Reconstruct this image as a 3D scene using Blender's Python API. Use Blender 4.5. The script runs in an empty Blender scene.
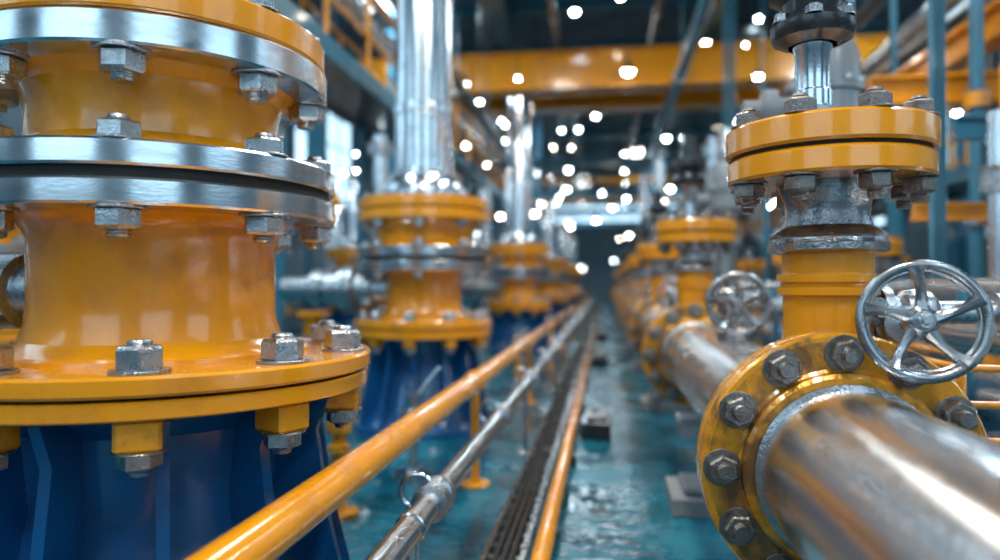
import bpy, bmesh, math, random
from mathutils import Matrix, Vector
random.seed(7)
E = 1.05   # eye height above the floor
D2R = math.pi/180
scene = bpy.context.scene
COL = scene.collection
scene.view_settings.view_transform = 'Standard'
scene.view_settings.look = 'None'

# ------------------------------------------------------------------ materials
def nodes_of(name):
    m = bpy.data.materials.new(name); m.use_nodes = True
    nt = m.node_tree
    return m, nt, nt.nodes['Principled BSDF']

def paint(name, col, rough=0.3, dirt=(0.12,0.06,0.02), amt=0.35, scale=6.0, metal=0.0, bump=0.05, coat=0.4, stretch=(1,1,1), lo=0.5, hi=0.75):
    m, nt, b = nodes_of(name)
    tc = nt.nodes.new('ShaderNodeTexCoord'); mp = nt.nodes.new('ShaderNodeMapping')
    mp.inputs['Scale'].default_value = stretch
    n = nt.nodes.new('ShaderNodeTexNoise'); n.inputs['Scale'].default_value = scale; n.inputs['Detail'].default_value = 8; n.inputs['Roughness'].default_value = 0.65
    nt.links.new(tc.outputs['Object'], mp.inputs[0]); nt.links.new(mp.outputs[0], n.inputs['Vector'])
    r = nt.nodes.new('ShaderNodeValToRGB'); r.color_ramp.elements[0].position = lo; r.color_ramp.elements[1].position = hi
    r.color_ramp.elements[0].color = (0,0,0,1); r.color_ramp.elements[1].color = (amt,amt,amt,1)
    nt.links.new(n.outputs['Fac'], r.inputs[0])
    mx = nt.nodes.new('ShaderNodeMix'); mx.data_type = 'RGBA'
    mx.inputs[6].default_value = (*col,1); mx.inputs[7].default_value = (*dirt,1)
    nt.links.new(r.outputs[0], mx.inputs[0]); nt.links.new(mx.outputs[2], b.inputs['Base Color'])
    mr = nt.nodes.new('ShaderNodeMapRange'); mr.inputs[3].default_value = rough*0.75; mr.inputs[4].default_value = min(1,rough*1.6)
    mr.inputs[1].default_value = 0.3; mr.inputs[2].default_value = 0.75
    nt.links.new(n.outputs['Fac'], mr.inputs[0]); nt.links.new(mr.outputs[0], b.inputs['Roughness'])
    b.inputs['Metallic'].default_value = metal
    b.inputs['Coat Weight'].default_value = coat; b.inputs['Coat Roughness'].default_value = 0.08
    n2 = nt.nodes.new('ShaderNodeTexNoise'); n2.inputs['Scale'].default_value = scale*7; n2.inputs['Detail'].default_value = 4
    nt.links.new(mp.outputs[0], n2.inputs['Vector'])
    bp = nt.nodes.new('ShaderNodeBump'); bp.inputs['Strength'].default_value = bump; bp.inputs['Distance'].default_value = 0.02
    nt.links.new(n2.outputs['Fac'], bp.inputs['Height']); nt.links.new(bp.outputs[0], b.inputs['Normal'])
    return m

def emis(name, col, s, sample=True):
    m, nt, b = nodes_of(name)
    b.inputs['Base Color'].default_value = (*col,1)
    b.inputs['Emission Color'].default_value = (*col,1); b.inputs['Emission Strength'].default_value = s
    if not sample: m.cycles.emission_sampling = 'NONE'
    return m

YEL = paint('yellow_enamel', (0.80,0.295,0.003), 0.22, (0.36,0.115,0.006), 0.6, 5, bump=0.04, coat=0.7)
YELW = paint('worn_yellow_enamel', (0.74,0.30,0.008), 0.24, (0.10,0.05,0.02), 0.85, 9, bump=0.12, coat=0.7, lo=0.50, hi=0.64, metal=0.2)
FLG = paint('grimy_yellow_flange', (0.70,0.28,0.008), 0.22, (0.12,0.055,0.018), 0.9, 9, bump=0.15, coat=0.7, lo=0.43, hi=0.60, metal=0.3)
STEEL = paint('brushed_steel', (0.66,0.68,0.71), 0.18, (0.34,0.33,0.33), 0.5, 5, metal=1.0, bump=0.015, coat=0.0, stretch=(1,1,4))
PIPE = paint('polished_pipe_steel', (0.76,0.76,0.78), 0.20, (0.56,0.53,0.52), 0.5, 4, metal=1.0, bump=0.010, coat=0.0, stretch=(3,0.4,3))
NUT = paint('zinc_bolt_steel', (0.46,0.47,0.49), 0.26, (0.15,0.12,0.10), 0.7, 25, metal=1.0, bump=0.13, coat=0.0)
DNUT = paint('weathered_bolt_steel', (0.23,0.20,0.185), 0.28, (0.08,0.04,0.018), 0.85, 30, metal=0.9, bump=0.25, coat=0.3)
CAST = paint('cast_bonnet_steel', (0.35,0.345,0.355), 0.22, (0.11,0.085,0.07), 0.85, 14, metal=0.95, bump=0.16, coat=0.3)
WHEELM = paint('handwheel_steel', (0.34,0.34,0.35), 0.24, (0.18,0.16,0.15), 0.5, 10, metal=1.0, bump=0.05, coat=0.2)
ACTM = paint('grey_actuator_enamel', (0.20,0.22,0.24), 0.35, (0.1,0.1,0.1), 0.5, 5, coat=0.4)
DARK = paint('black_steel', (0.022,0.025,0.03), 0.3, (0.07,0.055,0.04), 0.4, 10, metal=0.4, bump=0.1)
GASK = paint('gasket_rubber', (0.01,0.009,0.008), 0.7, coat=0)
BLUE = paint('blue_enamel', (0.004,0.080,0.23), 0.22, (0.002,0.02,0.07), 0.85, 4, bump=0.06, coat=0.8)
TEAL = paint('teal_girder_paint', (0.02,0.15,0.23), 0.4, (0.03,0.06,0.08), 0.5, 3)
CONC = paint('concrete', (0.2,0.21,0.22), 0.7, (0.09,0.09,0.09), 0.6, 8, coat=0, bump=0.3)
WALLM = paint('haze_toned_wall_cladding', (0.13,0.20,0.25), 0.6, (0.08,0.12,0.15), 0.6, 1.0, coat=0)  # cladding colour raised to a paler blue, painting in distance haze
CEILM = paint('ceiling_sheet_paint', (0.07,0.11,0.14), 0.6, (0.04,0.06,0.08), 0.6, 1.0, coat=0)
BULB = emis('lamp_bulb_glow', (1.0,0.90,0.74), 80, False)
BULBC = emis('cool_lamp_bulb_glow', (0.75,0.93,1.0), 80, False)
WINGLOW = emis('added_window_glow', (0.55,0.82,1.0), 1.9)  # glowing panes, added so the metal has something bright to reflect
TUBE = emis('fluorescent_tube', (1.0,0.97,0.93), 20)

FLOOR, nt, b = nodes_of('teal_epoxy_floor')
tc = nt.nodes.new('ShaderNodeTexCoord')
n = nt.nodes.new('ShaderNodeTexNoise'); n.inputs['Scale'].default_value = 1.6; n.inputs['Detail'].default_value = 7; n.inputs['Roughness'].default_value=0.6
nt.links.new(tc.outputs['Object'], n.inputs['Vector'])
r = nt.nodes.new('ShaderNodeValToRGB'); cr=r.color_ramp
cr.elements[0].position=0.38; cr.elements[0].color=(0.002,0.042,0.065,1); cr.elements[1].position=0.68; cr.elements[1].color=(0.006,0.17,0.24,1)
nt.links.new(n.outputs['Fac'], r.inputs[0]); nt.links.new(r.outputs[0], b.inputs['Base Color'])
mr = nt.nodes.new('ShaderNodeMapRange'); mr.inputs[1].default_value=0.40; mr.inputs[2].default_value=0.60; mr.inputs[3].default_value=0.06; mr.inputs[4].default_value=0.34
nt.links.new(n.outputs['Fac'], mr.inputs[0]); nt.links.new(mr.outputs[0], b.inputs['Roughness'])
n2 = nt.nodes.new('ShaderNodeTexNoise'); n2.inputs['Scale'].default_value=5; n2.inputs['Detail'].default_value=4
nt.links.new(tc.outputs['Object'], n2.inputs['Vector'])
bp = nt.nodes.new('ShaderNodeBump'); bp.inputs['Strength'].default_value=0.6; bp.inputs['Distance'].default_value=0.04
nt.links.new(n2.outputs['Fac'], bp.inputs['Height']); nt.links.new(bp.outputs[0], b.inputs['Normal'])

# ------------------------------------------------------------------ mesh builder
def axis(loc, d=(0,0,1), roll=0):
    d = Vector(d).normalized()
    q = d.to_track_quat('Z','Y') if abs(d.z) < 0.9999 else (Matrix.Identity(3) if d.z>0 else Matrix.Rotation(math.pi,3,'X')).to_quaternion()
    return Matrix.Translation(loc) @ q.to_matrix().to_4x4() @ Matrix.Rotation(roll,4,'Z')

class B:
    def __init__(s): s.bm = bmesh.new(); s.mats=[]
    def mi(s, m):
        if m not in s.mats: s.mats.append(m)
        return s.mats.index(m)
    def lathe(s, prof, mat, M=Matrix.Identity(4), seg=48):
        i = s.mi(mat); rings=[]
        for (r,z) in prof:
            if r < 1e-6: rings.append([s.bm.verts.new(M@Vector((0,0,z)))])
            else: rings.append([s.bm.verts.new(M@Vector((r*math.cos(2*math.pi*k/seg), r*math.sin(2*math.pi*k/seg), z))) for k in range(seg)])
        for a,c in zip(rings, rings[1:]):
            for k in range(seg):
                l = (k+1)%seg
                if len(a)==1 and len(c)==1: break
                if len(a)==1: vs=[a[0],c[k],c[l]]
                elif len(c)==1: vs=[a[k],c[0],a[l]]
                else: vs=[a[k],c[k],c[l],a[l]]
                f = s.bm.faces.new(vs); f.material_index=i; f.smooth=True
    def disc(s, r, z0, z1, mat, M=Matrix.Identity(4), seg=64, ch=None):
        if ch is None: ch = min(0.006, (z1-z0)*0.2)
        s.lathe([(0,z0),(r-ch,z0),(r,z0+ch),(r,z1-ch),(r-ch,z1),(0,z1)], mat, M, seg)
    def cyl(s, p0, p1, r, mat, seg=20):
        p0=Vector(p0); p1=Vector(p1); d=p1-p0
        s.disc(r, 0, d.length, mat, axis(p0,d), seg, min(0.004, r*0.15))
    def nut(s, M, r, h, mat, washer=True, stud=0.0):
        if washer: s.disc(r*1.22, 0, h*0.14, mat, M, 24)
        z=h*0.14 if washer else 0
        s.lathe([(0,z),(r*0.93,z),(r,z+h*0.08),(r,z+h*0.86),(r*0.86,z+h),(0,z+h)], mat, M@Matrix.Rotation(random.random(),4,'Z'), 6)
        if stud>0:
            pr=[(0,z+h)]; n=max(2,int(stud/0.006)); rr=r*0.52
            for k in range(n):
                zz=z+h+stud*k/n; pr += [(rr,zz),(rr*0.9,zz+stud/n*0.5)]
            pr += [(rr*0.85,z+h+stud),(0,z+h+stud)]
            s.lathe(pr, mat, M, 14)
    def box(s, c, size, mat, M=Matrix.Identity(4), bev=0.004):
        i=s.mi(mat)
        r = bmesh.ops.create_cube(s.bm, size=1.0, matrix=M@Matrix.Translation(c)@Matrix.Diagonal((*size,1)))
        fs=set(f for v in r['verts'] for f in v.link_faces)
        for f in fs: f.material_index=i
        if bev>0:
            es=list(set(e for v in r['verts'] for e in v.link_edges))
            rb=bmesh.ops.bevel(s.bm, geom=es, offset=bev, segments=1, affect='EDGES')
            for f in rb['faces']: f.material_index=i
    def beam(s, p0, p1, w, h, mat):
        p0=Vector(p0); p1=Vector(p1); d=p1-p0
        s.box((0,0,d.length/2),(w,h,d.length),mat,axis(p0,d),0)
    def ibeam(s, p0, p1, w, h, mat, t=0.03):
        p0=Vector(p0); p1=Vector(p1); d=(p1-p0); L=d.length; a=math.atan2(d.y,d.x)
        M=Matrix.Translation(p0)@Matrix.Rotation(a,4,'Z')
        s.box((L/2,0,0),(L,t,h),mat,M,0)
        s.box((L/2,0,h/2),(L,w,t),mat,M,0); s.box((L/2,0,-h/2),(L,w,t),mat,M,0)
    def tube(s, pts, r, mat, seg=14, closed=False):
        i=s.mi(mat); pts=[Vector(p) for p in pts]; n=len(pts); rings=[]
        up=Vector((0,0,1)); prev=None
        for k,p in enumerate(pts):
            if closed: t=(pts[(k+1)%n]-pts[k-1])
            else: t=pts[min(k+1,n-1)]-pts[max(k-1,0)]
            t.normalize()
            if prev is None:
                a = t.cross(up) if abs(t.dot(up))<0.95 else t.cross(Vector((1,0,0)))
            else: a = prev - t*prev.dot(t)
            a.normalize(); prev=a; bb=t.cross(a)
            rr = r[k] if isinstance(r,(list,tuple)) else r
            rings.append([s.bm.verts.new(p+a*rr*math.cos(2*math.pi*j/seg)+bb*rr*math.sin(2*math.pi*j/seg)) for j in range(seg)])
        pairs=list(zip(rings,rings[1:]))
        if closed: pairs.append((rings[-1],rings[0]))
        for a,c in pairs:
            for j in range(seg):
                l=(j+1)%seg
                f=s.bm.faces.new([a[j],a[l],c[l],c[j]]); f.material_index=i; f.smooth=True
        if not closed:
            for rg in (rings[0],rings[-1]):
                f=s.bm.faces.new(rg); f.material_index=i
    def mesh(s, name):
        bmesh.ops.recalc_face_normals(s.bm, faces=s.bm.faces[:])
        for e in s.bm.edges:
            if len(e.link_faces)==2 and e.calc_face_angle(0)>0.55: e.smooth=False
        for f in s.bm.faces: f.smooth=True
        me=bpy.data.meshes.new(name); s.bm.to_mesh(me); s.bm.free()
        for m in s.mats: me.materials.append(m)
        return me

def place(name, me, loc=(0,0,0), rz=0, sc=1):
    o=bpy.data.objects.new(name, me); o.location=loc; o.rotation_euler=(0,0,rz); o.scale=(sc,sc,sc)
    COL.objects.link(o); return o

# ------------------------------------------------------------------ room shell
def simple_box(name, c, size, mat):
    b=B(); b.box((0,0,0),size,mat,bev=0); place(name,b.mesh(name),c)
XL,XR,YB,YF,H = -8.0, 9.0, -6.0, 44.0, E+7.2
simple_box('floor', ((XL+XR)/2,(YB+YF)/2,-0.1), (XR-XL,YF-YB,0.2), FLOOR)
simple_box('ceiling', ((XL+XR)/2,(YB+YF)/2,H+0.1), (XR-XL,YF-YB,0.2), CEILM)
def wall(name, c, size, along, length):
    b=B(); b.box((0,0,0),size,WALLM,bev=0)
    k=-length/2+0.25
    while k < length/2:
        if along=='y': b.box((0,k,0),(size[0]+0.08,0.08,size[2]),WALLM,bev=0)
        else: b.box((k,0,0),(0.08,size[1]+0.08,size[2]),WALLM,bev=0)
        k+=0.5
    place(name,b.mesh(name),c)
wall('wall_left',(XL-0.1,(YB+YF)/2,H/2),(0.2,YF-YB,H),'y',YF-YB)
wall('wall_right',(XR+0.1,(YB+YF)/2,H/2),(0.2,YF-YB,H),'y',YF-YB)
wall('wall_back',((XL+XR)/2,YB-0.1,H/2),(XR-XL,0.2,H),'x',XR-XL)
wall('wall_front',((XL+XR)/2,YF+0.1,H/2),(XR-XL,0.2,H),'x',XR-XL)
wn=1
def added_window(c, w, h, along):  # invented glazing, added to put tall highlights on steel and enamel
    global wn
    b=B()
    if along=='y':
        b.box((0,0,0),(0.04,w,h),WINGLOW,bev=0)
        for k in range(5): b.box((0,-w/2+w*k/4,0),(0.1,0.06,h+0.06),TEAL,bev=0)
        for k in range(4): b.box((0,0,-h/2+h*k/3),(0.1,w,0.06),TEAL,bev=0)
    else:
        b.box((0,0,0),(w,0.04,h),WINGLOW,bev=0)
        for k in range(5): b.box((-w/2+w*k/4,0,0),(0.06,0.1,h+0.06),TEAL,bev=0)
        for k in range(4): b.box((0,0,-h/2+h*k/3),(w,0.1,0.06),TEAL,bev=0)
    place('added_window_%d'%wn,b.mesh('added_window'),c); wn+=1
for y in (-2,5,12,19,26,33): 
    added_window((XL+0.08,y,4.6),4,3.2,'y'); added_window((XR-0.08,y,4.6),4,3.2,'y')
added_window((-3.5,YB+0.08,4.2),5,4,'x'); added_window((4,YB+0.08,4.2),5,4,'x')
added_window((0.5,YF-0.08,5.4),9,1.2,'x')

# ------------------------------------------------------------------ large floor valves (left row)
def large_valve(p):
    b=B()
    z=lambda v: v+E
    rf=p['rf']; zb0,zb1=p['bf']; rn=p['rn']; ph=p['ph']*D2R; nb=p['nb']
    k=rf/0.596
    zt=z(zb0)
    b.lathe([(0,0),(0.60*k,0),(0.60*k,0.05),(0.52*k,0.06),(0.44*k,0.16),(0.37*k,0.35),(0.34*k,0.5),(0.36*k,zt-0.08),(0.42*k,zt-0.02),(0.43*k,zt),(0,zt)],BLUE,seg=64)
    for i in range(12):
        a=2*math.pi*i/12+0.1
        M=Matrix.Rotation(a,4,'Z')
        t=0.014*k; i0=b.mi(BLUE)
        pts=[(0.30*k,0.05),(0.58*k,0.05),(0.57*k,0.10),(0.50*k,0.38),(0.46*k,zt-0.12),(0.50*k,zt-0.02),(0.30*k,zt-0.02)]
        A=[b.bm.verts.new(M@Vector((x,-t,y))) for x,y in pts]; C=[b.bm.verts.new(M@Vector((x,t,y))) for x,y in pts]
        fs=[b.bm.faces.new(A),b.bm.faces.new(C[::-1])]
        for j in range(len(pts)):
            l=(j+1)%len(pts); fs.append(b.bm.faces.new([A[j],C[j],C[l],A[l]]))
        for f in fs: f.material_index=i0
        if i%2==0: b.nut(M@Matrix.Rotation(0.26,4,'Z')@Matrix.Translation((0.56*k,0,0.05)),0.03*k,0.03,NUT)
    zm=(zb0+zb1)/2
    b.disc(rf*0.985,z(zb0),z(zm-0.006),YEL,seg=96,ch=0.004); b.disc(rf*0.93,z(zm-0.008),z(zm+0.004),GASK,seg=64,ch=0); b.disc(rf,z(zm+0.002),z(zb1),YEL,seg=96,ch=0.007)
    for i in range(nb):
        a=ph+2*math.pi*i/nb; M=Matrix.Rotation(a,4,'Z')@Matrix.Translation((rf*0.87,0,0))
        b.nut(M@Matrix.Translation((0,0,z(zb1))),0.052*k,0.052*k,NUT,stud=0.012)
        b.box((0,0,z(zb0)-0.036*k),(0.10*k,0.095*k,0.072*k),YELW,M,0.008)
        b.nut(M@Matrix.Translation((0,0,z(zb0)-0.072*k))@Matrix.Rotation(math.pi,4,'X'),0.046*k,0.035*k,NUT,stud=0.015)
    m0,m1=p['mf']; u0,u1=p['uf']; rm=p['rm']; ru=p['ru']; rb=p['rb']
    b.lathe([(rn+0.10*k,z(zb1)),(rn+0.098*k,z(zb1)+0.012),(rn+0.045*k,z(zb1)+0.022),(rn+0.018*k,z(zb1)+0.045),(rn+0.004,z(zb1)+0.09),(rn,z(zb1)+0.14),(rn,z(m0)-0.07),(rn+0.008,z(m0)-0.035),(rn+0.025*k,z(m0)-0.012),(rn+0.05*k,z(m0))],YEL,seg=80)
    h=(m1-m0); g=h*0.09
    b.disc(rm,z(m0),z(m0+h/2-g),STEEL,seg=96); b.disc(rm*0.965,z(m0+h/2-g-.002),z(m0+h/2+g+.002),GASK,seg=64,ch=0); b.disc(rm,z(m0+h/2+g),z(m1),STEEL,seg=96)
    for i in range(8):
        a=p['pm']*D2R+2*math.pi*i/8; M=Matrix.Rotation(a,4,'Z')@Matrix.Translation((rm*0.88,0,0))
        b.nut(M@Matrix.Translation((0,0,z(m1))),0.050*k,0.040*k,NUT,stud=0.014)
        b.nut(M@Matrix.Translation((0,0,z(m0)))@Matrix.Rotation(math.pi,4,'X'),0.052*k,0.045*k,NUT,stud=0.02)
    b.lathe([(rb+0.06*k,z(m1)),(rb+0.03*k,z(m1)+0.018),(rb,z(m1)+0.05),(rb,z(u0)-0.07),(rb+0.012,z(u0)-0.03),(rb+0.05*k,z(u0))],YEL,seg=80)
    if p['ring']:
        s0=u0+(u1-u0)*0.48
        b.disc(ru,z(u0),z(s0),STEEL,seg=96); b.disc(ru*0.96,z(s0)-.002,z(s0)+0.008,GASK,seg=64,ch=0); b.disc(ru*0.985,z(s0)+0.006,z(u1),YEL,seg=96)
    else:
        s0=(u0+u1)/2
        b.disc(ru,z(u0),z(s0)-0.006,YEL,seg=96); b.disc(ru*0.96,z(s0)-.008,z(s0)+0.008,GASK,seg=64,ch=0); b.disc(ru,z(s0)+0.006,z(u1),YEL,seg=96)
    for i in range(8):
        a=p['pm']*D2R+2*math.pi*i/8; M=Matrix.Rotation(a,4,'Z')@Matrix.Translation((ru*0.87,0,0))
        b.nut(M@Matrix.Translation((0,0,z(u1))),0.046*k,0.036*k,NUT,stud=0.014)
        b.nut(M@Matrix.Translation((0,0,z(u0)))@Matrix.Rotation(math.pi,4,'X'),0.052*k,0.045*k,NUT,stud=0.02)
    rc=p['rc']; top=p['top']
    pr=[(rc*1.55,z(u1)),(rc*1.55,z(u1)+0.05),(rc*1.4,z(u1)+0.06),(rc*1.35,z(u1)+0.12),(rc*1.15,z(u1)+0.17),(rc*1.15,z(u1)+0.20),(rc,z(u1)+0.22),(rc,z(u1)+0.62),(rc*1.05,z(u1)+0.63),(rc*1.05,z(u1)+0.68),(rc,z(u1)+0.69)]
    if top>3: pr+=[(rc,z(u1)+1.6),(rc*1.12,z(u1)+1.62),(rc*1.12,z(u1)+1.7),(rc*0.95,z(u1)+1.72)]
    pr+=[(rc*0.95,z(top)-.04),(rc*.85,z(top)),(0,z(top))]
    b.lathe(pr,STEEL,seg=48)
    zc=z(p['pz']); r=p['pr']
    M=axis((-rn*0.9,0,zc),(-1,0,0))
    b.lathe([(r*0.8,0),(r*0.8,0.12),(r*1.0,0.13),(r*1.0,0.2),(r*0.75,0.21),(r*0.75,0.26),(r*1.15,0.27),(r*1.15,0.31),(r*1.08,0.315),(r*1.15,0.32),(r*1.15,0.37),(r*0.8,0.38),(r*0.8,0.5),(r*0.95,0.51),(r*0.95,0.6),(r*0.6,0.61),(r*0.6,0.85),(0,0.85)],NUT,M,40)
    for i in range(8):
        b.nut(M@Matrix.Rotation(i*math.pi/4,4,'Z')@Matrix.Translation((r*1.0,0,0.37)),0.02,0.02,DNUT)
    return b.mesh('large_flanged_valve')

toCam=math.atan2(-1.833,1.261)/D2R
v1=large_valve(dict(rf=0.596,bf=(-.285,-.19),rn=0.318,ph=toCam-4,nb=10,mf=(.178,.325),uf=(.54,.70),rm=.49,ru=.465,rb=.325,pm=toCam-11,ring=True,rc=.21,top=5.2,pz=-.02,pr=.11))
place('large_flanged_valve',v1,(-1.261,1.833,0))
P2=dict(rf=0.505,bf=(-.37,-.245),rn=0.275,ph=20,nb=10,mf=(.10,.27),uf=(.46,.62),rm=.48,ru=.475,rb=.345,pm=10,ring=False,rc=.21,top=5.2,pz=-.03,pr=.16)
v2=large_valve(P2); P2['top']=2.9; v3=large_valve(P2); P2['top']=2.0; P2['rc']=.15; v4=large_valve(P2)
place('large_flanged_valve',v2,(-1.33,5.06,0)); place('large_flanged_valve',v3,(-1.33,10.9,0))
for y in (16.8,23,29): place('large_flanged_valve',v4,(-1.33,y,0),0)
for i,y in enumerate((4.2,7.8,11.6,15.5,20,26)): place('large_flanged_valve',v4,(-4.3,y,0),0.5+i)

# ------------------------------------------------------------------ inline pipe valve (right row)
def wheel(b, M, R, mat, hubmat, stem=0.3, ns=5):
    N=56
    b.tube([M@Vector((R*math.cos(2*math.pi*k/N),R*math.sin(2*math.pi*k/N),0)) for k in range(N)], R*0.095, mat, 16, True)
    b.tube([M@Vector((R*.9*math.cos(2*math.pi*k/N),R*.9*math.sin(2*math.pi*k/N),-R*.03)) for k in range(N)], R*0.05, mat, 10, True)
    for i in range(ns):
        a=2*math.pi*i/ns+0.3
        pts=[M@Vector((rr*R*math.cos(a+0.25*(rr-0.5)),rr*R*math.sin(a+0.25*(rr-0.5)),-0.14*R*(1-rr))) for rr in (0.12,0.3,0.5,0.7,0.85,0.99)]
        b.tube(pts,[R*0.17,R*0.12,R*0.09,R*0.085,R*0.11,R*0.17],mat,10)
    b.lathe([(0,-0.3*R),(R*0.2,-0.3*R),(R*0.27,-0.2*R),(R*0.27,-0.02*R),(R*0.18,0.05*R),(0,0.05*R)],mat,M,24)
    b.nut(M@Matrix.Translation((0,0,0.05*R)),R*0.15,R*0.13,hubmat,stud=0.008)
    b.lathe([(0,-stem),(R*0.32,-stem),(R*0.32,-stem*0.82),(R*0.16,-stem*0.8),(R*0.16,-stem*0.62),(R*0.36,-stem*0.6),(R*0.36,-stem*0.45),(R*0.12,-stem*0.43),(R*0.12,-0.05*R),(0,-0.05*R)],hubmat,M,20)

PZ=E-.427; PR=.193
def inline_valve():
    b=B()
    M=axis((0,0,PZ),(0,-1,0))
    b.lathe([(PR,-0.04),(.311,-0.04),(.316,-0.035),(.316,0.0),(.311,0.005),(PR,0.005)],YELW,M,96)
    b.disc(.304,0.0,0.014,GASK,M,64,0)
    b.lathe([(.306,0.012),(.312,0.012),(.316,0.017),(.316,0.052),(.310,0.06),(.300,0.0605)],YELW,M,96)
    b.lathe([(PR,0.012),(.306,0.012),(.306,0.0595),(.300,0.0605),(.236,0.06),(.229,0.066),(.227,0.085),(.218,0.092),(PR,0.094)],FLG,M,96)
    b.lathe([(PR+.003,0.09),(.205,0.092),(.205,0.108),(PR,0.113)],CAST,M,64)
    for i in range(12):
        a=math.pi*(2*i/12)+0.0
        T=M@Matrix.Rotation(a,4,'Z')@Matrix.Translation((.270,0,0))
        b.nut(T@Matrix.Translation((0,0,0.06)),0.036,0.032,DNUT,stud=0.02)
        b.nut(T@Matrix.Translation((0,0,-0.04))@Matrix.Rotation(math.pi,4,'X'),0.034,0.03,DNUT,stud=0.02)
    b.lathe([(PR+.045,-.04),(PR+.02,-.06),(PR+.012,-.09),(PR+.012,-.30),(PR+.02,-.31),(PR+.02,-.34),(PR,-.35)],YELW,M,64)
    T=Matrix.Translation((0.03,0.16,0)); z=lambda v:v+E
    b.lathe([(.15,z(-.30)),(.14,z(-.24)),(.115,z(-.21)),(.108,z(-.17)),(.108,z(-.03)),(.122,z(-.025)),(.122,z(-.008)),(.114,z(-.004)),(.114,z(.004)),(.124,z(.008)),(.124,z(.026)),(.110,z(.03)),(.110,z(.082)),(.10,z(.088))],YEL,T,64)
    b.lathe([(.0,z(.08)),(.135,z(.082)),(.146,z(.088)),(.146,z(.104)),(.140,z(.112)),(.138,z(.118)),(.142,z(.122)),(.135,z(.132)),(.108,z(.15)),(.100,z(.18)),(.104,z(.215)),(.115,z(.235)),(.118,z(.262)),(0,z(.262))],CAST,T,64)
    b.disc(.247,z(.262),z(.322),YEL,T,96,.007); b.disc(.236,z(.32),z(.334),GASK,T,64,0); b.disc(.252,z(.332),z(.402),YEL,T,96,.007)
    for i in range(8):
        a=2*math.pi*(i+0.28)/8
        Q=T@Matrix.Rotation(a,4,'Z')@Matrix.Translation((.208,0,0))
        b.nut(Q@Matrix.Translation((0,0,z(.402))),.036,.034,DNUT,stud=.012)
        b.nut(Q@Matrix.Translation((0,0,z(.262)))@Matrix.Rotation(math.pi,4,'X'),.038,.036,DNUT,stud=.022)
    S=T@Matrix.Translation((-.035,0,0))
    b.lathe([(.10,z(.402)),(.095,z(.418)),(.06,z(.424)),(.06,z(.435)),(0,z(.435))],STEEL,S,40)
    b.nut(S@Matrix.Translation((0,0,z(.43))),.062,.03,NUT,False)
    b.lathe([(.048,z(.455)),(.048,z(.50)),(.043,z(.505)),(.043,z(.60)),(.048,z(.61)),(.048,z(.64)),(0,z(.64))],STEEL,S,40)
    b.lathe([(.06,z(.62)),(.098,z(.635)),(.106,z(.65)),(.106,z(.672)),(.09,z(.682)),(.07,z(.70)),(.075,z(.73)),(.11,z(.75)),(.11,z(.79)),(.05,z(.81)),(.04,z(.95)),(0,z(.95))],DARK,S,12)
    for i in range(6): b.nut(S@Matrix.Rotation(i*1.047+.3,4,'Z')@Matrix.Translation((.085,0,z(.675))),.02,.022,CAST)
    K=axis((.12,.16,z(-.07)),(1,0,0))
    b.lathe([(.05,0),(.05,.03),(.066,.032),(.066,.055),(.04,.057),(.04,.075),(.055,.09),(.06,.12),(.055,.15),(.04,.165),(.03,.17),(.03,.30),(.05,.302),(.05,.33),(0,.33)],NUT,K,32)
    K=axis((.085,.10,z(-.065)),(.35,-1,0))
    b.lathe([(.018,0),(.018,.03),(.034,.032),(.034,.045),(.03,.048),(.036,.052),(.036,.068),(.014,.07),(.014,.08),(0,.08)],CAST,K,24)
    return b.mesh('inline_pipe_valve')
iv=inline_valve()
RX=.54; YS=[1.76+2.67*i for i in range(12)]
for y in YS: place('inline_pipe_valve',iv,(RX,y,0))
for y in [3.9+2.67*i for i in range(9)]: place('inline_pipe_valve',iv,(2.35,y,0))
for y in [5.2+2.9*i for i in range(8)]: place('inline_pipe_valve',iv,(4.2,y,0))

def hw(R,stem):
    b=B(); wheel(b,Matrix.Identity(4),R,WHEELM,NUT,stem); return b.mesh('handwheel')
def hand(me, loc, d, roll=0):
    o=bpy.data.objects.new('handwheel',me); o.matrix_world=axis(loc,d,roll); COL.objects.link(o)
hand(hw(.122,.30),(.675,1.62,E-.078),(-.12,-.95,.10))
h2=hw(.118,.20)
for i in range(0,8):
    hand(h2,(.535,2.95+2.67*i,E-.075),(-.1,-.95,.02),i)
b=B()
b.lathe([(.06,E-.26),(.06,E-.2),(.04,E-.19),(.04,E-.13),(.055,E-.12),(.06,E-.08),(.055,E-.03),(.03,E-.01),(.03,E+.05),(0,E+.05)],CAST,seg=24)
st=b.mesh('takeoff_fitting')
for i in range(8): place('takeoff_fitting',st,(.54,3.15+2.67*i,0))

def ypipe(name,x,zz,r,y0,y1,mat,coup=(),cr=1.25,cm=None,seg=40):
    b=B(); b.lathe([(0,0),(r,0),(r,y1-y0),(0,y1-y0)],mat,axis((x,y0,zz),(0,1,0)),seg)
    for y in coup:
        b.lathe([(r,-.05),(r*cr,-.045),(r*cr,-.005),(r*(cr-.08),0),(r*cr,.005),(r*cr,.045),(r,.05)],cm or mat,axis((x,y,zz),(0,1,0)),seg)
    place(name,b.mesh(name))
ypipe('main_steel_pipeline',RX,PZ,PR,-2.5,36,PIPE,seg=96)
ypipe('main_steel_pipeline',2.35,PZ,PR,0.5,32,PIPE)
ypipe('main_steel_pipeline',4.2,PZ,PR,0.5,30,PIPE)
ypipe('steel_service_pipe',1.28,E-.17,.062,0.3,34,PIPE,[1.9+1.7*i for i in range(18)],1.4,NUT)
ypipe('steel_service_pipe',1.62,E-.02,.05,0.6,34,PIPE,[2.4+2.1*i for i in range(14)],1.4,NUT)
ypipe('steel_service_pipe',1.45,E-.42,.09,0.6,34,PIPE,[2.2+2.5*i for i in range(12)],1.3,NUT)
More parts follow.
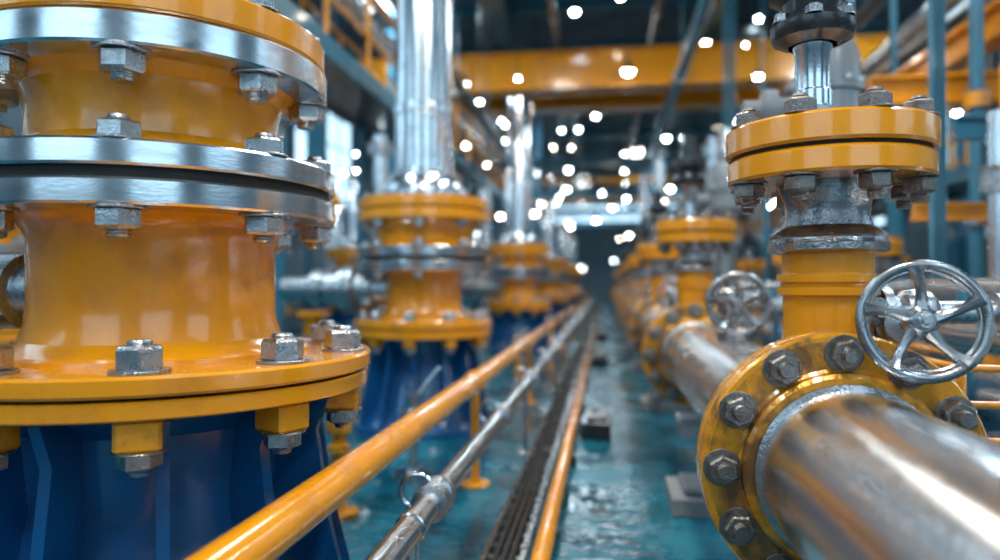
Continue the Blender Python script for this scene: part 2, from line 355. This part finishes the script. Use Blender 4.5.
def stand(h,w=.3):
    b=B(); b.box((0,0,.04),(w,w,.08),CONC); b.box((0,0,.10),(w*.7,w*.7,.03),CONC)
    b.cyl((0,0,.1),(0,0,h-.02),.06,CONC,24); b.box((0,0,h-.03),(w*.8,.16,.04),CONC)
    return b.mesh('pipe_pedestal')
ps=stand(PZ-PR+.005,.40)
for x in (RX,2.35,4.2):
    for i in range(10): place('pipe_pedestal',ps,(x-.04,3.45+2.67*i,0))
b=B(); b.cyl((0,0,0),(0,0,E-.02),.03,TEAL); b.cyl((.34,0,0),(.34,0,E+.02),.03,TEAL); b.beam((-.05,0,E-.24),(.42,0,E-.24),.04,.04,TEAL); b.beam((-.05,0,E-.53),(.42,0,E-.53),.04,.04,TEAL); b.beam((-.05,0,E-.075),(.42,0,E-.075),.03,.03,TEAL)
b.box((.17,0,.01),(.6,.16,.02),TEAL)
sf=b.mesh('pipe_support_frame')
for i in range(10): place('pipe_support_frame',sf,(1.36,2.9+3*i,0))

# ------------------------------------------------------------------ aisle rails / pipes
def stands_for(b,x,zz,r,ys,mat):
    for y in ys:
        b.cyl((x,y,0.0),(x,y,zz),r*.45,mat,14); b.disc(r*1.6,0,.015,mat,Matrix.Translation((x,y,0)),20)
        b.lathe([(r*1.02,-.025),(r*1.15,-.022),(r*1.15,.022),(r*1.02,.025)],mat,axis((x,y,zz),(0,1,0)),24)
b=B(); b.lathe([(0,0),(.05,0),(.05,38),(0,38)],YEL,axis((-.675,-.6,E-.505),(0,1,0)),40); stands_for(b,-.675,E-.505,.05,[1.02+2.6*i for i in range(13)],YEL); place('yellow_aisle_pipe',b.mesh('yellow_aisle_pipe'))
b=B(); b.lathe([(0,0),(.036,0),(.036,37),(0,37)],STEEL,axis((-.49,-.4,E-.62),(0,1,0)),32); stands_for(b,-.49,E-.62,.036,[1.75+2.6*i for i in range(13)],STEEL)
for y in [1.98+1.3*i for i in range(20)]:
    b.lathe([(.036,-.06),(.054,-.055),(.054,-.02),(.045,-.015),(.045,.015),(.054,.02),(.054,.055),(.036,.06)],NUT,axis((-.49,y,E-.62),(0,1,0)),24)
    b.tube([(-.49+.05*math.cos(t*.35)-.05,y,E-.60+.05*math.sin(t*.35)) for t in range(18)],.007,STEEL,8,True)
place('grey_conduit_pipe',b.mesh('grey_conduit_pipe'))
b=B()
for x in (-.44,-.30): b.box((x,17,.03),(.02,36,.06),CAST,bev=0)
for k in range(300): b.box((-.37,-.9+k*.12,.03),(.14,.03,.02),CAST,bev=0)
for x in (-.40,-.37,-.34): b.lathe([(0,0),(.011,0),(.011,36),(0,36)],GASK,axis((x,-1,.05),(0,1,0)),10)
place('floor_cable_tray',b.mesh('floor_cable_tray'))
b=B(); b.lathe([(0,0),(.036,0),(.036,36),(0,36)],YEL,axis((-.225,-1,.085),(0,1,0)),28)
for i in range(20): b.box((-.225,0.5+1.8*i,.03),(.12,.06,.06),DARK)
place('yellow_floor_pipe',b.mesh('yellow_floor_pipe'))
for y in (4.9,9.2,13.5):
    b=B(); b.box((0,0,.06),(.2,.28,.12),DARK); b.box((0,0,.14),(.14,.2,.05),CAST); b.nut(Matrix.Translation((0,0,.165)),.035,.03,NUT)
    place('junction_box',b.mesh('junction_box'),(-.06,y,0))
for (x,y) in ((-1.2,3.05),(-.98,8.0)):
    b=B(); b.lathe([(0,0),(.09,0),(.09,.02),(.04,.03),(.035,.28),(.05,.29),(.05,.32),(.035,.33),(.035,.36),(.055,.38),(.06,.42),(.045,.46),(0,.47)],YELW,seg=28)
    place('drain_standpipe',b.mesh('drain_standpipe'),(x,y,0))
for (x,y) in ((-1.05,3.75),(-1.6,3.6),(-.95,7.2)):
    b=B(); b.lathe([(0,0),(.10,0),(.10,.03),(.03,.04),(.03,.3),(.07,.31),(.07,.36),(.03,.37),(.03,.45),(0,.45)],STEEL,seg=28)
    b.cyl((0,0,.40),(.16,.0,.60),.015,STEEL)
    place('small_lever_valve',b.mesh('small_lever_valve'),(x,y,0))

# ------------------------------------------------------------------ overhead structure
b=B()
for x in (-2.0,2.0):
    b.ibeam((x,YB+.1,E+5.3),(x,YF-.1,E+5.3),.36,.5,TEAL,.05)
for x in (-6,6.5):
    b.ibeam((x,YB+.1,E+4.9),(x,YF-.1,E+4.9),.35,.5,TEAL,.04)
for y in range(-4,44,6):
    b.ibeam((XL,y,E+5.6),(XR,y,E+5.6),.2,.2,TEAL); b.ibeam((XL,y,E+6.8),(XR,y,E+6.8),.2,.2,TEAL)
    for k in range(14):
        x=XL+17*k/14; b.beam((x,y,E+(5.6 if k%2 else 6.8)),(x+17/14,y,E+(6.8 if k%2 else 5.6)),.08,.08,TEAL)
for y in (18,24,30,36):
    b.ibeam((-6,y,E+3.1),(6.5,y,E+3.1),.18,.22,TEAL)
place('roof_truss',b.mesh('roof_truss'))
def column(x,y,w,h):
    b=B(); b.box((0,0,h/2),(w*.25,w,h),TEAL,bev=0); b.box((-w/2,0,h/2),(w*.2,w,h),TEAL,bev=0); b.box((w/2,0,h/2),(w*.2,w,h),TEAL,bev=0)
    b.box((0,0,.02),(w*2,w*2,.04),TEAL); place('steel_column',b.mesh('steel_column'),(x,y,0))
for y in (8.1,14.8,20.8,26.1,32.1):
    column(-1.98,y,.13,E+5.1)
column(2.0,4.6,.06,E+5.1)
for y in (11.2,17.2,23.2,29.2): column(1.9,y,.14,E+5.1)
for y in (2,8,14,20,26,32): column(-6,y,.3,E+4.65); column(6.5,y,.3,E+4.65)
b=B()
for y in (14.0,15.6):
    b.box((.25,y,E+4.22),(12.9,.45,.66),YEL,bev=.02)
    b.box((.25,y,E+4.57),(12.9,.6,.05),YEL,bev=0); b.box((.25,y,E+3.88),(12.9,.6,.05),YEL,bev=0)
for k in range(9): b.box((-5.6+1.45*k,13.74,E+4.22),(.08,.06,.64),YELW,bev=0)
b.box((-6,14.8,E+4.35),(.5,2.6,.6),YEL); b.box((6.5,14.8,E+4.35),(.5,2.6,.6),YEL)
b.box((2.8,14.8,E+4.85),(1.2,1.8,.5),DARK)
place('overhead_gantry_crane',b.mesh('overhead_gantry_crane'))
b=B()
for z0 in (3.3,4.0): b.beam((-6.0,27,E+z0),(6.5,27,E+z0),.2,.2,YEL)
for k in range(16):
    x=-6+12.5*k/16; b.beam((x,27,E+(3.3 if k%2 else 4.0)),(x+12.5/16,27,E+(4.0 if k%2 else 3.3)),.09,.09,YEL)
place('lattice_girder',b.mesh('lattice_girder'))
def walkway(name,x,y0,y1,zz,w,hm):
    b=B(); b.box((x,(y0+y1)/2,zz),(w,y1-y0,.08),DARK,bev=0)
    for s in (-1,1):
        b.box((x+s*w/2,(y0+y1)/2,zz),(.06,y1-y0,.2),TEAL,bev=0)
        for h in (.5,1.0): b.cyl((x+s*w/2,y0,zz+h),(x+s*w/2,y1,zz+h),.025,hm,10)
        y=y0
        while y<=y1: b.cyl((x+s*w/2,y,zz),(x+s*w/2,y,zz+1.0),.025,hm,10); y+=1.2
    y=y0+.3
    while y<=y1:
        for s in (-1,1): b.beam((x+s*w/2*.9,y,0),(x+s*w/2*.9,y,zz),.09,.09,TEAL)
        y+=4
    place(name,b.mesh(name))
walkway('elevated_walkway',-3.05,5.2,36,E+2.3,.8,YEL)
walkway('elevated_walkway',5.4,4.5,34,E+1.55,.9,YEL)
b=B(); b.ibeam((3.05,2.6,E+2.05),(3.05,34,E+2.05),.18,.24,YEL,.04)
for y in (2.9,8,14,20,26,32): b.beam((3.05,y,0),(3.05,y,E+1.9),.1,.1,TEAL); b.beam((3.05,y,E+2.2),(3.05,y,E+5.6),.05,.05,TEAL)
b.ibeam((2.1,6.0,E+1.55),(5.0,6.0,E+1.55),.14,.2,YEL,.03)
b.ibeam((2.1,4.6,E+.95),(6.0,4.6,E+.95),.1,.12,TEAL,.02); b.ibeam((2.1,5.2,E+.5),(6.0,5.2,E+.5),.08,.10,YEL,.02)
for x in (2.7,3.3,4.6): b.beam((x,5.2,0),(x,5.2,E+1.5),.06,.06,YEL)
place('pipe_rack_frame',b.mesh('pipe_rack_frame'))
b=B()
for h in (.45,.66,.87): b.cyl((1.95,1.6,h),(1.95,12,h),.02,YEL,12)
for k in range(9): b.cyl((1.95,1.62+1.29*k,0),(1.95,1.62+1.29*k,.89),.025,YEL,12)
place('yellow_guardrail',b.mesh('yellow_guardrail'))
b=B()
for h in (.62,.72,.82): b.cyl((.97,2.1,h),(1.20,2.1,h),.011,YEL,12); b.cyl((.97,2.1,h),(.97,3.0,h),.011,YEL,12)
for (x,y) in ((.97,2.1),(1.20,2.1),(.97,2.55),(.97,3.0)): b.cyl((x,y,0),(x,y,.84),.014,YEL,12)
place('yellow_guardrail',b.mesh('yellow_guardrail'))

for (x,zz,r,m) in ((-2.6,3.6,.10,DARK),(-2.9,3.6,.07,TEAL),(-3.4,3.8,.13,PIPE),(3.6,3.0,.12,PIPE),(4.0,3.05,.08,DARK),(2.6,2.75,.07,DARK),(1.3,3.65,.09,TEAL),(-.9,4.75,.06,DARK),(.9,4.75,.06,DARK)):
    b=B(); b.lathe([(0,0),(r,0),(r,32),(0,32)],m,axis((x,4.5 if abs(x)>1 else 9,E+zz),(0,1,0)),20)
    for y in range(6,36,6): b.cyl((x,y+(.2),E+zz),(x,y+.2,E+5.6),.015,TEAL,8); b.lathe([(r,-.05),(r*1.3,-.05),(r*1.3,.05),(r,.05)],NUT,axis((x,y+.5,E+zz),(0,1,0)),20)
    place('overhead_pipe',b.mesh('overhead_pipe'))
def riser(x,y,r,top,mat,fl=(.6,1.5,2.4)):
    b=B(); b.lathe([(0,0),(r*1.8,0),(r*1.8,.03),(r,.035),(r,top),(0,top)],mat,seg=28)
    for f in fl:
        if f<top:
            b.lathe([(r,f),(r*1.8,f),(r*1.8,f+.05),(r*1.7,f+.055),(r*1.8,f+.06),(r*1.8,f+.11),(r,f+.11)],random.choice([YEL,NUT,STEEL]),seg=28)
            for i in range(6): b.nut(Matrix.Rotation(i*1.047,4,'Z')@Matrix.Translation((r*1.5,0,f+.11)),.02,.02,DNUT)
    place('vertical_riser_pipe',b.mesh('vertical_riser_pipe'),(x,y,0))
for (x,y,r,t,m) in ((1.90,3.75,.04,1.9,PIPE),(2.8,5.8,.05,5.8,TEAL),(1.85,6.6,.09,3.2,PIPE),(1.12,7.6,.06,2.6,STEEL),(2.8,9,.12,6,STEEL),(1.75,10.5,.10,3.3,PIPE),(3.7,7.4,.10,6,DARK),(5,9,.2,2.4,STEEL),(1.05,14,.10,3.5,STEEL),(1.05,19,.12,4,PIPE),
                    (-2.3,7.0,.07,2.6,PIPE),(-2.35,9.6,.12,3.1,STEEL),(-3.7,12,.12,6,TEAL),(-5,10,.16,6,STEEL),(-4.9,6.2,.09,6,TEAL),(-2.4,14,.1,3,PIPE),(-2.2,18.5,.14,4,STEEL),(-2.3,27.8,.12,6,DARK)):
    riser(x,y,r,t,m)
def vessel(x,y,r,h,leg,mat):
    b=B(); pr=[(0,leg)]+[(r*math.sin(t*math.pi/16),leg+r*.5*(1-math.cos(t*math.pi/16))) for t in range(1,9)]
    pr+=[(r,leg+h*.3),(r*1.03,leg+h*.3+.01),(r*1.03,leg+h*.3+.05),(r,leg+h*.3+.06),(r,leg+h)]
    pr+=[(r*math.cos(t*math.pi/16),leg+h+r*.5*math.sin(t*math.pi/16)) for t in range(1,8)]+[(0,leg+h+r*.5)]
    b.lathe(pr,mat,seg=40)
    for i in range(4): b.cyl((r*.8*math.cos(i*1.57+.78),r*.8*math.sin(i*1.57+.78),0),(r*.8*math.cos(i*1.57+.78),r*.8*math.sin(i*1.57+.78),leg+r*.4),.03,TEAL,12)
    b.lathe([(r*.3,leg+h+r*.4),(r*.3,leg+h+r*.6),(r*.42,leg+h+r*.61),(r*.42,leg+h+r*.68),(r*.2,leg+h+r*.7),(r*.2,leg+h+r*1.0),(0,leg+h+r*1.0)],YEL,seg=28)
    place('steel_pressure_vessel',b.mesh('steel_pressure_vessel'),(x,y,0))
vessel(5.4,7.2,.5,1.0,.5,STEEL) ; vessel(-5.2,13,.45,1.8,.6,STEEL); vessel(-5.2,3.0,.45,1.6,.6,STEEL); vessel(3.4,12.5,.35,1.6,.7,STEEL); vessel(-3.4,17.8,.35,1.6,.6,STEEL)
# grey valve actuator on a post, behind the near right valve
def actuator(x,y,zb,r,h):
    b=B(); b.lathe([(0,0),(.16,0),(.16,.03),(.05,.035),(.05,zb-.25),(.12,zb-.24),(.12,zb-.18),(.07,zb-.17),(.07,zb-.02),(r*.7,zb),(r,zb+.05),(r,zb+h*.45),(r*1.12,zb+h*.46),(r*1.12,zb+h*.54),(r,zb+h*.55),(r,zb+h-.06),(r*.85,zb+h),(r*.3,zb+h+.03),(r*.25,zb+h+.12),(0,zb+h+.12)],ACTM,seg=40)
    M=axis((-r*.8,0,zb+h*.3),(-1,0,0)); b.lathe([(.06,0),(.06,.12),(.1,.13),(.1,.19),(.05,.2),(.05,.28),(0,.28)],ACTM,M,28)
    for i in range(10): b.nut(Matrix.Rotation(i*.628,4,'Z')@Matrix.Translation((r*1.05,0,zb+h*.54)),.018,.02,NUT)
    place('grey_valve_actuator',b.mesh('grey_valve_actuator'),(x,y,0))
actuator(1.06,3.55,E+.72,.14,.42); actuator(1.02,6.2,E+.6,.14,.42)
def pump():
    b=B(); b.box((0,0,.06),(.5,.9,.12),CONC)
    M=axis((0,-.4,.4),(0,1,0))
    b.lathe([(0,0),(.12,0),(.22,.04),(.24,.1),(.24,.2),(.14,.24),(.08,.28),(.08,.36),(.19,.37),(.2,.4),(.2,.72),(.17,.76),(.17,.82),(0,.82)],BLUE,M,36)
    for i in range(16): b.box((0,.2*1.04,.56),(.012,.04,.3),BLUE,M@Matrix.Rotation(i*math.pi/8,4,'Z'),0)
    b.box((0,.15,.18),(.3,.4,.12),BLUE); b.box((0,-.27,.18),(.3,.1,.12),BLUE)
    b.lathe([(.08,.55),(.08,.78),(.14,.785),(.14,.83),(0,.83)],YEL,Matrix.Translation((0,-.27,0)),28)
    return b.mesh('blue_centrifugal_pump')
pm=pump()
for (x,y) in ((-2.5,3.3),(-2.45,5.9),(-2.45,8.5),(-2.45,11),(-2.45,15.8),(3.3,9.2)): place('blue_centrifugal_pump',pm,(x,y,0),0)

# ------------------------------------------------------------------ lamps
def lampset(name, pts, mat):
    b=B()
    for (x,y,zz,r) in pts:
        T=Matrix.Translation((x,y,zz))
        b.lathe([(0,-r*1.0),(r*.6,-r*.8),(r*.95,-r*.3),(r*.95,.0),(0,.05)],mat,T,12)
        b.lathe([(r*1.1,-r*.1),(r*1.5,-r*.5),(r*1.15,0.02),(r*.5,r*1.1),(r*.3,r*1.7),(0,r*1.7)],DARK,T,14)
        b.cyl((x,y,zz+r*1.6),(x,y,E+5.6 if zz<E+5.4 else H),.008,DARK,6)
    place(name,b.mesh(name))
warm=[(.43,13.2,E+4.0,.10),(-2.6,12.7,E+3.75,.10),(-4.4,10.5,E+1.85,.07)]
cool=[(-1.3,24,E+3.3,.10),(-3.6,11,E+2.0,.07)]
random.seed(33)
for i in range(140):
    y=random.uniform(8,32)
    (warm if i%2 else cool).append((random.uniform(-6.5,7.5),y,E+random.uniform(1.2,5.2),random.uniform(.03,.075)*(.5+y/30)))
for i in range(26):
    y=random.uniform(22,42.5); (warm if i%3==0 else cool).append((random.uniform(-4.5,4),y,E+random.uniform(.8,5.2),random.uniform(.04,.08)))
lampset('pendant_lamps',warm,BULB); lampset('cool_pendant_lamps',cool,BULBC)
def area(x,y,zz,sx,sy,p,c,rot=(0,0,0)):
    l=bpy.data.lights.new('ceiling_light','AREA'); l.shape='RECTANGLE'; l.size=sx; l.size_y=sy; l.energy=p; l.color=c
    o=bpy.data.objects.new('ceiling_light',l); o.location=(x,y,zz); o.rotation_euler=rot; COL.objects.link(o)
W=(1.0,.92,.82); C=(.64,.86,1.0)
for (x,y,p,c) in ((-3.2,-2,110,C),(0.2,-.6,215,W),(3.4,-2,130,C),(-3.2,3.4,170,C),(0.1,4.5,175,W),(3.6,4.5,180,C),(-1,9.2,120,W),(-4,11,210,C),(4.6,11,210,C),(-1.2,19,240,C),(1.2,27.6,240,C),(-1,34,260,C)):
    b=B(); b.box((0,0,.09),(.5,2.6,.1),DARK)
    for k in (-.13,.13): b.cyl((k,-1.2,0),(k,1.2,0),.025,TUBE,10)
    for k in (-1,1): b.cyl((0,k,.1),(0,k,H-(E+5.0)),.01,DARK,6)
    place('ceiling_tube_fixture',b.mesh('ceiling_tube_fixture'),(x,y,E+5.0))
    area(x,y,E+4.94,.5,2.4,p,c)

w=bpy.data.worlds.new('World'); scene.world=w; w.use_nodes=True
w.node_tree.nodes['Background'].inputs[0].default_value=(.35,.5,.6,1); w.node_tree.nodes['Background'].inputs[1].default_value=.2
cam=bpy.data.cameras.new('camera'); cam.lens=25.2; cam.sensor_width=36; cam.clip_start=.02; cam.clip_end=200
co=bpy.data.objects.new('camera',cam); co.location=(0,0,E); co.rotation_euler=((90+.4)*D2R,0,8.53*D2R); COL.objects.link(co)
cam.dof.use_dof=True; cam.dof.focus_distance=1.7; cam.dof.aperture_fstop=.95
scene.camera=co
